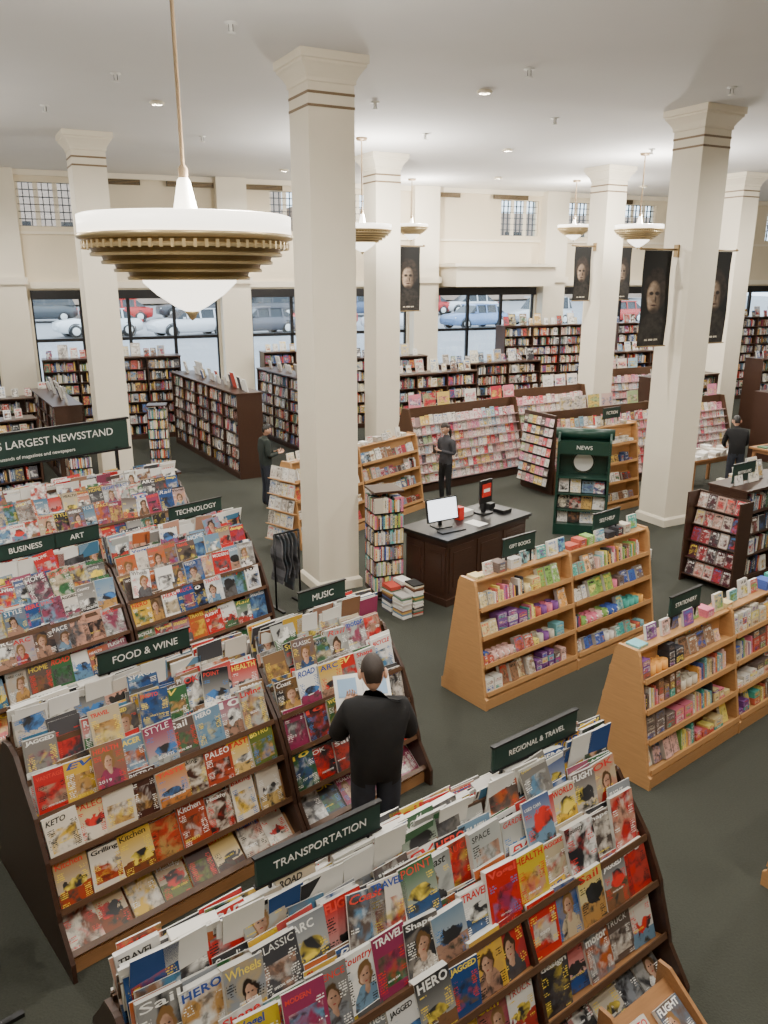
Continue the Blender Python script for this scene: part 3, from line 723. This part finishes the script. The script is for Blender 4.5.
def table(cx, cy, ang, L, W, H=.75, pal=PWHITE, m=OAK):
    mb = MB(); it = MB(); mb.box(0, 0, H-.02, L, W, .04, m); mb.box(0, 0, H-.08, L-.12, W-.12, .08, m)
    for sx in (-1, 1):
        for sy in (-1, 1): mb.prism([(sy*(W/2-.09)-.03, 0), (sy*(W/2-.09)+.03, 0), (sy*(W/2-.09)+.035, H-.05), (sy*(W/2-.09)-.035, H-.05)], sx*(L/2-.09)-.03, sx*(L/2-.09)+.03, m)
    x = -L/2+.06
    while x < L/2-.2:
        y = -W/2+.12
        while y < W/2-.12:
            hh = H
            for _ in range(R.randint(1, 5)):
                t = R.uniform(.015, .035); c = R.choice(pal); M = Matrix.Translation((x+.08, y, hh+t/2)) @ Matrix.Rotation(R.uniform(-.2, .2), 4, 'Z')
                it.box(0, 0, 0, .15, .21, t, PAPER, M, (*c, 0)); hh += t
            y += .26
        x += .2
    ob = mb.obj("display_table", None, (cx, cy, 0), rad(ang)); it.obj("book_stacks", ob)
table(7.0, 17.2, 30, 1.6, .9); table(9.2, 17.9, 30, 1.5, .9, pal=PBOOK+PWHITE); table(-4.4, 15.3, 30, .7, .5, .8, PBOOK, DARKW); table(6.9, 14.6, 35, 1.3, .8, pal=PBOOK+PWHITE)

def stack(cx, cy, cols, name="book_stack", n=3, rows=10):
    it = MB()
    for a in range(n):
        for b in range(2):
            hh = 0
            for _ in range(rows+R.randint(-3, 3)):
                t = R.uniform(.018, .03); c = R.choice(cols); M = Matrix.Translation((a*.2, b*.26, hh+t/2)) @ Matrix.Rotation(R.uniform(-.1, .1), 4, 'Z')
                it.box(0, 0, 0, .16, .23, t*.92, PAPER, M, (*c, 0), SPINE, c, c); hh += t
    it.obj(name, None, (cx, cy, 0), rad(35))
stack(3.75, 11.7, PWHITE, rows=14); stack(.25, 10.15, PWHITE+PBOOK, n=2, rows=16)

# info desk
desk = empty("information_desk", (1.25, 11.4, 0), rad(44)); mb = MB()
mb.box(0, 0, .5, 1.8, .8, 1.0-.04, DARKW); mb.box(0, 0, .05, 1.86, .86, .1, DARKW); mb.box(0, 0, .985, 1.94, .92, .04, BLACKM); mb.box(0, 0, .94, 1.88, .86, .05, DARKW)
for i in range(3):
    mb.box(-.6+i*.6, -.405, .52, .52, .02, .68, DARKW); mb.box(-.6+i*.6, -.418, .52, .38, .015, .52, DARKW)
for y in (-.2, .2): mb.box(-.905, y, .52, .02, .34, .68, DARKW); mb.box(-.915, y, .52, .015, .22, .5, DARKW)
mb.obj("cabinet", desk)
mb = MB(); Mm = Matrix.Translation((-.55, 0, 1.0)) @ Matrix.Rotation(rad(-12), 4, 'Z')
mb.box(0, .05, .01, .26, .2, .02, BLACKM, Mm); mb.box(0, .08, .12, .05, .03, .22, BLACKM, Mm)
T = Mm @ Matrix.Translation((0, .03, .27)) @ Matrix.Rotation(rad(-12), 4, 'X')
mb.box(0, .01, 0, .54, .03, .34, BLACKM, T); mb.box(0, -.008, 0, .50, .006, .30, SCREEN, T); mb.box(0, -.2, .012, .42, .14, .02, BLACKM, Mm)
mb.obj("monitor", desk)
mb = MB(); mb.box(.42, .05, 1.015, .22, .2, .03, BLACKM); mb.box(.42, .05, 1.25, .05, .05, .46, METAL); mb.box(.42, .02, 1.36, .28, .03, .36, BLACKM); mb.box(.42, .0, 1.38, .2, .01, .2, RED); mb.box(.42, -.003, 1.38, .14, .01, .05, WHITE)
mb.box(.7, -.1, 1.03, .2, .2, .06, BLACKM); mb.box(.7, .2, 1.05, .12, .22, .1, BLACKM); mb.box(-.05, -.2, 1.006, .21, .29, .006, WHITE); mb.box(-.08, .1, 1.1, .1, .1, .2, RED)
mb.box(.12, .22, 1.04, .3, .2, .08, WHITE); mb.obj("counter_items", desk)
# green kiosk
kx = empty("newspaper_kiosk", (3.55, 13.9, 0), rad(-14)); mb = MB()
side = [(-.24, 0), (.24, 0), (.24, 1.72), (.16, 1.86), (.02, 1.9), (-.14, 1.84), (-.2, 1.7), (-.2, 1.2)]
for x in (-.46, .42): mb.prism(side, x, x+.04, KGREEN)
mb.box(0, .2, .92, .86, .03, 1.8, KGREEN); mb.box(0, 0, .1, .86, .44, .2, KGREEN)
mb.lathe([(.001, -.50), (.10, -.5), (.10, .5), (.001, .5)], KGREEN, 20, Matrix.Translation((0, .0, 1.82)) @ Matrix.Rotation(rad(90), 4, 'Y'))
mb.box(0, -.17, 1.6, .84, .03, .24, KGREEN)
for z in (.45, .75, 1.05): mb.box(0, 0, z, .84, .4, .02, KGREEN)
mb.lathe([(.2, -.012), (.2, .012)], GOLDM, 30, Matrix.Translation((0, .17, 1.28)) @ Matrix.Rotation(rad(90), 4, 'X')); mb.lathe([(.001, .012), (.17, .012)], WHITE, 30, Matrix.Translation((0, .16, 1.28)) @ Matrix.Rotation(rad(90), 4, 'X'))
mb.obj("cabinet", kx); it = MB()
for z in (.2, .46, .76): row(it, -.4, .4, -.05, z, 14, .2, .24, PWHITE+PBOOK)
it.obj("newspapers", kx); text("NEWS", .10, (0, -.187, 1.6), kx)
def hang(cx, cy, ang, w, H, cols, name):
    mb = MB(); mb.tube([(-w/2, 0, 0), (-w/2, 0, H)], [.015, .015], METAL); mb.tube([(w/2, 0, 0), (w/2, 0, H)], [.015, .015], METAL); mb.tube([(-w/2, 0, H), (w/2, 0, H)], [.015, .015], METAL)
    for s in (-1, 1): mb.box(s*w/2, 0, .015, .04, .4, .03, METAL)
    ob = mb.obj(name, None, (cx, cy, 0), rad(ang)); it = MB(); x = -w/2+.06
    while x < w/2-.05:
        c = R.choice(cols); n = 14; b = len(it.v); a = R.uniform(.10, .15); l = R.uniform(.6, .85)
        for j in range(n+1):
            z = H-.02-l*j/n; ww = a*(.35+.65*min(1, j/5))
            for s in (-1, 0, 1): it.v.append((x+.02*math.sin(j*.8), s*ww, z))
        for j in range(n):
            cc = c if j % 3 else R.choice(cols)
            for s in (0, 1): it.face([b+3*j+s, b+3*j+3+s, b+3*j+4+s, b+3*j+1+s], PAPER, (*cc, 0))
        x += R.uniform(.04, .07)
    o = it.obj("fabrics", ob); m = o.modifiers.new("s", 'SOLIDIFY'); m.thickness = .02
hang(-2.60, 4.02, 131, .5, 1.25, [(.25, .12, .3), (.08, .2, .25), (.4, .1, .12), (.1, .1, .12), (.5, .42, .3), (.1, .25, .15)], "scarf_rack"); hang(-1.35, 10.5, 40, .4, 1.1, [(.05, .05, .055), (.09, .09, .1), (.03, .04, .05)], "tote_bag_rack")

# ------------------------------------------------------------------ people
SKIN = simple("skin", (0.55, 0.32, 0.22), 0.5, var=.06, scale=15)
EYEW = simple("eye_white", (.85, .85, .83), .3); LIP = simple("lip", (.4, .14, .11), .5); IRIS = simple("iris", (.05, .03, .02), .2)
def fabric(n, c): return simple(n, c, .9, bump=.4, var=.3, scale=14)
def head(parent, P, tilt, yaw, hairm, s=1.0, style="short"):
    T = Matrix.Translation(P) @ Matrix.Rotation(yaw, 4, 'Z') @ Matrix.Rotation(tilt, 4, 'X') @ Matrix.Scale(s, 4)
    mb = MB()
    nu, nv = 28, 20
    for j in range(nv+1):
        th = math.pi*j/nv
        for i in range(nu):
            a = 2*math.pi*i/nu; x = math.sin(th)*math.cos(a); y = math.sin(th)*math.sin(a); z = math.cos(th)
            w = 1.0-.28*max(0, -z)**1.3; X = .076*x*w; Y = .094*y*w; Z = .115+.118*z
            if z < -.1 and y < 0: Y -= .012*min(1, -z*1.4)*(-y)
            if y < 0:
                for ex in (-.42, .42): Y += .007*math.exp(-(((x-ex)/.2)**2+((z-.05)/.12)**2))
                nz = math.exp(-(x/.13)**2)*max(0, 1-abs((z+.17)/.24)); Y -= .02*nz*(1 if z < .05 else .5)
            mb.v.append(tuple(T @ Vector((X, Y, Z))))
    for j in range(nv):
        for i in range(nu):
            i2 = (i+1) % nu; mb.face([j*nu+i, (j+1)*nu+i, (j+1)*nu+i2, j*nu+i2], SKIN, smooth=True)
    def ball(c, r, m, sc=(1, 1, 1)):
        mb.lathe([(max(.0005, r*math.sin(math.pi*k/8)), -r*math.cos(math.pi*k/8)) for k in range(9)], m, 12, T @ Matrix.Translation(c) @ Matrix.Diagonal((*sc, 1)))
    for sx in (-1, 1):
        ball((sx*.03, -.079, .122), .0125, EYEW, (1.1, .7, .75)); ball((sx*.03, -.0875, .122), .0055, IRIS, (1, .5, 1))
        ball((sx*.084, .008, .108), .036, SKIN, (.45, .65, 1)); mb.box(sx*.03, -.089, .143, .03, .008, .005, hairm, T)
    ball((0, -.083, .058), .02, LIP, (1.1, .4, .3))
    b = len(mb.v); keep = {}
    for j in range(nv+1):
        th = math.pi*j/nv
        for i in range(nu):
            a = 2*math.pi*i/nu; x = math.sin(th)*math.cos(a); y = math.sin(th)*math.sin(a); z = math.cos(th)
            w = 1-.22*max(0, -z); k = 1.055+.02*math.sin(9*a)*math.sin(5*th)
            low = (-.60 if style == "short" else -.80)
            keep[(j, i)] = (z > .42 if y < -.25 else z > (.05 if y < .1 else (low if abs(x) < .8 else -.1)))
            mb.v.append(tuple(T @ Vector((.076*x*k*w, .094*y*k*w+.003, .118+.120*z*k))))
    for j in range(nv):
        for i in range(nu):
            i2 = (i+1) % nu
            if keep[(j, i)] and keep[(j+1, i)] and keep[(j, i2)] and keep[(j+1, i2)]:
                mb.face([b+j*nu+i, b+(j+1)*nu+i, b+(j+1)*nu+i2, b+j*nu+i2], hairm, smooth=True)
    if style == "long":
        mb.tube([(0, .085, .15), (0, .125, .12), (0, .13, .04), (0, .11, -.06), (0, .10, -.14)], [.03, .038, .036, .028, .01], hairm, 12, T)
    mb.obj("head", parent)

def hand(parent, wrist, direction, palmn, side, curl, s=1.0):
    d = Vector(direction).normalized(); n = Vector(palmn); n = (n-d*n.dot(d)).normalized(); sd = d.cross(n)*side
    M = Matrix(((sd.x, d.x, n.x, wrist[0]), (sd.y, d.y, n.y, wrist[1]), (sd.z, d.z, n.z, wrist[2]), (0, 0, 0, 1)))
    mb = MB()
    mb.tube([(0, -.03, 0), (0, 0, 0), (0, .03, 0), (0, .065, 0), (0, .092, .0)], [.027*s, .029*s, .039*s, .042*s, .036*s], SKIN, 14, M, flat=.42)
    for x, L in ((.030, .072), (.011, .082), (-.010, .076), (-.029, .058)):
        p = Vector((x, .082, 0)); a = rad(8); pts = [tuple(p)]
        for k, f in enumerate((.45, .3, .25)):
            a += curl*(.8+.25*k); p = p+Vector((x*.05, math.cos(a), math.sin(a)))*L*f; pts.append(tuple(p))
        mb.tube(pts, [.0098, .0090, .0080, .0055], SKIN, 8, M)
    mb.tube([(.022, .02, .004), (.05, .045, .018), (.058, .072, .032), (.052, .092, .042)], [.014, .012, .0105, .007], SKIN, 8, M)
    mb.obj("hand", parent)

def human(name, x, y, facing, H, J, top, pants, shoe, hairm, tilt=0, yaw=0, style="short", build=1.0, curl=.5, palm=(0, 0, 1), hs=1.0, hem=.93, forearm=None, RR={}):
    k = H/1.75; root = empty(name, (x, y, 0), rad(facing)); j = dict(
        pelvis=(0, 0, .96), belly=(0, .0, 1.10), chest=(0, .005, 1.28), nb=(0, .01, 1.44), nt=(0, -.01, 1.535),
        shl=(-.175, .005, 1.405), ell=(-.24, .03, 1.13), wrl=(-.2, -.12, .93), shr=(.175, .005, 1.405), elr=(.24, .03, 1.13), wrr=(.2, -.12, .93),
        hl=(-.09, 0, .90), kl=(-.10, -.02, .50), al=(-.105, .025, .085), tl=(-.12, -.14, .04), hr=(.09, 0, .90), kr=(.10, -.02, .50), ar=(.105, .025, .085), tr=(.12, -.14, .04)); j.update(J)
    rr = dict(pelvis=.135*build, belly=.13*build, chest=.145*build, nb=.078, nt=.054, shl=.075*build, ell=.052*build, wrl=.034, shr=.075*build, elr=.052*build, wrr=.034,
              hl=.095*build, kl=.068*build, al=.047, tl=.038, hr=.095*build, kr=.068*build, ar=.047, tr=.038); rr.update(RR)
    fa = forearm or top
    seg = [("pelvis", "belly", top), ("belly", "chest", top), ("chest", "nb", top), ("nb", "nt", SKIN), ("chest", "shl", top), ("shl", "ell", top), ("ell", "wrl", fa),
           ("chest", "shr", top), ("shr", "elr", top), ("elr", "wrr", fa), ("pelvis", "hl", pants), ("hl", "kl", pants), ("kl", "al", pants), ("al", "tl", shoe),
           ("pelvis", "hr", pants), ("hr", "kr", pants), ("kr", "ar", pants), ("ar", "tr", shoe)]
    names = list(j); P = [Vector(j[n])*k for n in names]
    me = bpy.data.meshes.new("body_base"); me.from_pydata([tuple(p) for p in P], [(names.index(a), names.index(b)) for a, b, _ in seg], [])
    o = bpy.data.objects.new("body_base", me); COL.objects.link(o)
    md = o.modifiers.new("skin", 'SKIN'); sv = me.skin_vertices[0].data if me.skin_vertices else None
    if sv is None:
        bpy.context.view_layer.objects.active = o; o.select_set(True); bpy.ops.object.modifier_remove(modifier="skin"); bpy.ops.object.modifier_add(type='SKIN'); sv = me.skin_vertices[0].data
    for i, n in enumerate(names):
        r = rr[n]*k; sv[i].radius = (r, r); sv[i].use_root = (n == "pelvis")
        if n in ("pelvis", "belly", "chest"): sv[i].radius = (r*1.25, r*.88)
    sb = o.modifiers.new("sub", 'SUBSURF'); sb.levels = 2; sb.render_levels = 2
    bpy.context.view_layer.update(); dg = bpy.context.evaluated_depsgraph_get()
    nm = bpy.data.meshes.new_from_object(o.evaluated_get(dg)); bpy.data.objects.remove(o)
    mats = [top, pants, shoe, SKIN]; nm.materials.clear()
    for m in mats: nm.materials.append(m)
    for p in nm.polygons:
        c = p.center; best = 1e9; bm = top
        for a, b, m in seg:
            A = Vector(j[a])*k; B = Vector(j[b])*k; d = B-A; t = max(0, min(1, (c-A).dot(d)/d.length_squared)); q = (A+d*t-c).length-rr[a]*.6*k
            if a == "nb": q += .02
            if q < best: best = q; bm = m
        if c.z > hem*k and bm is pants: bm = top
        if c.z < .10*k: bm = shoe
        p.material_index = mats.index(bm); p.use_smooth = True
    bo = bpy.data.objects.new("body", nm); COL.objects.link(bo); bo.parent = root
    nt = Vector(j["nt"])*k; head(root, nt+Vector((0, 0, -.012*k)), tilt, yaw, hairm, k*hs, style)
    for e, w, s in (("ell", "wrl", -1), ("elr", "wrr", 1)):
        W = Vector(j[w])*k; d = (W-Vector(j[e])*k).normalized(); hand(root, W+d*.02, d, palm, s, curl, k)
    return root
BLK = fabric("black_jacket_fabric", (.006, .006, .007)); GRY = fabric("charcoal_knit", (.045, .045, .052)); DEN = fabric("dark_denim", (.02, .024, .036)); SHO = simple("shoe_leather", (.02, .015, .012), .5)
HB = simple("dark_brown_hair", (.022, .013, .009), .6, var=.5, scale=60); HK = simple("black_hair", (.012, .010, .009), .5, var=.3, scale=60)
man = human("man_reading", -.06, 5.22, -168, 1.82, dict(belly=(0, .01, 1.12), chest=(0, -.01, 1.28), shl=(-.195, -.02, 1.365), shr=(.195, -.02, 1.385), ell=(-.275, -.08, 1.11), wrl=(-.15, -.33, 1.20), elr=(.265, -.12, 1.13), wrr=(.15, -.35, 1.22), nt=(0, -.085, 1.50), nb=(0, -.045, 1.42)),
            BLK, DEN, SHO, HB, tilt=rad(30), yaw=rad(-6), build=1.22, curl=.6, palm=(0, 0, 1), hs=1.1, hem=.84, RR=dict(pelvis=.19, belly=.165, shl=.10, shr=.10, ell=.078, elr=.078, nb=.085))
mb = MB()
for s in (-1, 1):
    M = Matrix.Translation((0, -.50, 1.325)) @ Matrix.Rotation(rad(46), 4, 'X') @ Matrix.Rotation(rad(-s*8), 4, 'Z')
    mb.box(s*.115, 0, 0, .228, .006, .30, PAPER, M, (.8, .8, .78, .3), None, side=(.82, .82, .8, 0))
    mb.box(s*.125, .006, .04, .15, .004, .15, PAPER, M, (.3, .4, .6, .3), None, side=(.3, .45, .65, 0))
    mb.box(s*.115, -.006, .0, .17, .006, .20, PAPER, M, (.25, .38, .5, .3), None, side=(.3, .45, .65, 0))
mb.obj("open_magazine", man)
wom = human("woman_standing", 1.23, 15.55, -50, 1.72, dict(ell=(-.215, .02, 1.14), wrl=(-.09, -.21, 1.16), elr=(.215, .02, 1.14), wrr=(.07, -.22, 1.22)), GRY, BLK, SHO, HB, tilt=rad(18), style="long", build=.9, curl=.6)
mb = MB(); mb.box(0, -.32, 1.24, .08, .012, .15, BLACKM, Matrix.Identity(4)); mb.obj("mobile_phone", wom)
human("man_browsing", 7.35, 16.35, 170, 1.75, dict(chest=(0, -.08, 1.26), nb=(0, -.17, 1.40), nt=(0, -.22, 1.475), shl=(-.175, -.14, 1.365), shr=(.175, -.14, 1.365), ell=(-.23, -.2, 1.1), wrl=(-.15, -.38, 1.0), elr=(.23, -.2, 1.1), wrr=(.15, -.38, 1.0)), BLK, DEN, SHO, HK, tilt=rad(30))
human("shopper", -2.35, 15.5, 120, 1.70, dict(wrl=(-.12, -.24, 1.15), wrr=(.12, -.24, 1.15)), fabric("dark_green_coat", (.02, .028, .024)), DEN, SHO, HK, tilt=rad(20))

# ------------------------------------------------------------------ street
mb = MB()
for i, (n, z) in enumerate(((0.4, -.05), (3, -.05), (14, 1.1), (45, 2.0), (90, 2.5))):
    for w in (-60, 70): mb.v.append((w, n, z))
for i in range(4): mb.face([2*i, 2*i+1, 2*i+3, 2*i+2], STREET)
mb.obj("street", None, (o2[0], o2[1], 0), WANG)
def car(w, n, ang, col, suv=False):
    z = 1.1+(n-14)*.029 if n > 14 else 1.1
    m = simple("car_paint", col, .25, .1); dk = CARGLASS; top = 1.78 if suv else 1.45; belt = 1.02 if suv else .93
    root = empty("car", (o2[0]+w*cw-n*sw, o2[1]+w*sw+n*cw, z+.03), WANG+rad(ang))
    mb = MB()
    S = [(-2.22, .42, .62, .60), (-2.18, .28, .74, .78), (-1.9, .22, .84, .86), (-1.0, .20, belt, .89), (0, .20, belt+.02, .90), (1.2, .20, belt+.02, .90), (1.85, .22, belt-.02, .87), (2.15, .30, belt-.12, .80), (2.2, .45, .72, .66)]
    b = len(mb.v); q8 = 8
    for x, z0, z1, h in S:
        for yy, zz in ((-h*.85, z0), (-h, z0+.12), (-h*1.02, (z0+z1)/2+.05), (-h*.88, z1), (h*.88, z1), (h*1.02, (z0+z1)/2+.05), (h, z0+.12), (h*.85, z0)): mb.v.append((x, yy, zz))
    for i in range(len(S)-1):
        for q in range(q8):
            q2 = (q+1) % q8; mb.face([b+i*q8+q, b+i*q8+q2, b+(i+1)*q8+q2, b+(i+1)*q8+q], m, smooth=True)
    mb.face([b+q for q in range(q8)], m); mb.face([b+(len(S)-1)*q8+q for q in range(q8)], m)
    G = [(-1.05, belt, .80), (-.45, top-.08, .68), (-.2, top, .64), (.7, top+.01, .64), (1.15 if not suv else 1.85, top-.06, .66), (1.75 if not suv else 2.08, belt, .78)]
    b = len(mb.v)
    for x, zz, h in G:
        for s in (-1, 1): mb.v.append((x, s*h, zz)); mb.v.append((x, s*.80, belt))
    for i in range(len(G)-1):
        a = b+4*i; c = a+4
        mt = dk if i in (0, 4) else m
        mb.face([a, a+2, c+2, c], mt, smooth=False)
        mb.face([a+1, a, c, c+1], dk); mb.face([a+3, c+3, c+2, a+2], dk)
    for s in (-1, 1):
        for x0, zt in ((-.45, top-.08), (.28, top), (1.1 if not suv else 1.75, top-.06)):
            mb.prism([(s*.80-.02, belt), (s*.80+.03*s, belt), (s*.67+.03*s, zt), (s*.67-.02, zt)], x0-.05, x0+.05, m)
        mb.box(.35, s*.69, top-.03, 1.8 if not suv else 2.4, .07, .06, m)
    for s in (-1, 1):
        for x in (-1.38, 1.35):
            M = Matrix.Translation((x, s*.80, .33)) @ Matrix.Rotation(rad(90), 4, 'X'); mb.lathe([(.001, -.12), (.2, -.12), (.32, -.11), (.34, -.06), (.34, .06), (.32, .11), (.2, .12), (.001, .12)], BLACKM, 24, M)
            mb.lathe([(.001, -.125), (.20, -.125), (.21, -.115)], WHITE, 16, M); mb.lathe([(.001, .125), (.20, .125), (.21, .115)], WHITE, 16, M)
            mb.lathe([(.35, -.085*s), (.40, -.09*s)], BLACKM, 20, M)
        mb.box(-2.12, s*.6, .66, .10, .3, .12, WHITE); mb.box(2.16, s*.62, .78, .06, .25, .14, RED); mb.box(-.7, s*.95, belt+.05, .12, .12, .1, m)
    mb.obj("body", root)
for a in ((-13.0, 20, 15, (.35, .4, .45)), (-7.6, 22, 12, (.8, .82, .84)), (-2.9, 21, 14, (.78, .78, .8)), (5.2, 23, 16, (.62, .02, .02), True), (9.4, 21, 12, (.82, .82, .84), True), (4.0, 32, 5, (.1, .1, .11), True),
          (-20, 20, 5, (.1, .12, .15)), (14.6, 21, 12, (.2, .3, .5)), (20, 22, 10, (.6, .6, .6), True), (-10.5, 32, 0, (.08, .09, .10), True), (-18, 32, 0, (.7, .7, .7)), (-6.0, 31, 3, (.5, .03, .03)),
          (-1.0, 33, 5, (.08, .08, .09)), (11.0, 32, 0, (.12, .16, .25), True), (20, 32, 0, (.75, .75, .75)), (0.9, 21, 15, (.12, .12, .14)), (26, 22, 8, (.5, .05, .04)), (16, 32, 3, (.5, .03, .03))): car(*a)
mb = MB()
for i, (a, b, h) in enumerate(((-60, -18, 9), (-18, 10, 12), (10, 50, 8))):
    mb.box((a+b)/2, 50, h/2+2.2, b-a-1, 6, h, BRICK)
    for q in range(int((b-a)/4)):
        for z in (3.5, 6.5): mb.box(a+2.5+q*4, 46.96, z+1.2, 1.8, .1, 1.6, BLACKM)
mb.obj("building_across_street", None, (o2[0], o2[1], 0), WANG)

# mezzanine edge under the viewer
mb = MB(); mb.box(0, -2.1, 2.85, 16, 3.7, .3, WALLM); mb.obj("mezzanine_floor")
mb = MB(); mb.box(0, -.35, 3.98, 16, .08, .05, DARKW); mb.box(0, -.35, 3.06, 16, .05, .05, METAL)
for i in range(65): mb.box(-7.9+i*.247, -.35, 3.5, .018, .018, .9, METAL)
mb.obj("balcony_railing")

# ------------------------------------------------------------------ world, camera
w = bpy.data.worlds.new("World"); bpy.context.scene.world = w; w.use_nodes = True
bg = w.node_tree.nodes["Background"]; bg.inputs[0].default_value = (.84, .92, 1.0, 1); bg.inputs[1].default_value = 4.4
cd = bpy.data.cameras.new("camera"); co = bpy.data.objects.new("camera", cd); COL.objects.link(co)
cd.sensor_fit = 'VERTICAL'; cd.sensor_height = 36; cd.lens = 36*800/1024
co.location = (0, 0, 4.5); co.rotation_euler = (rad(90-16.5), 0, 0)
cd.clip_end = 300
bpy.context.scene.camera = co
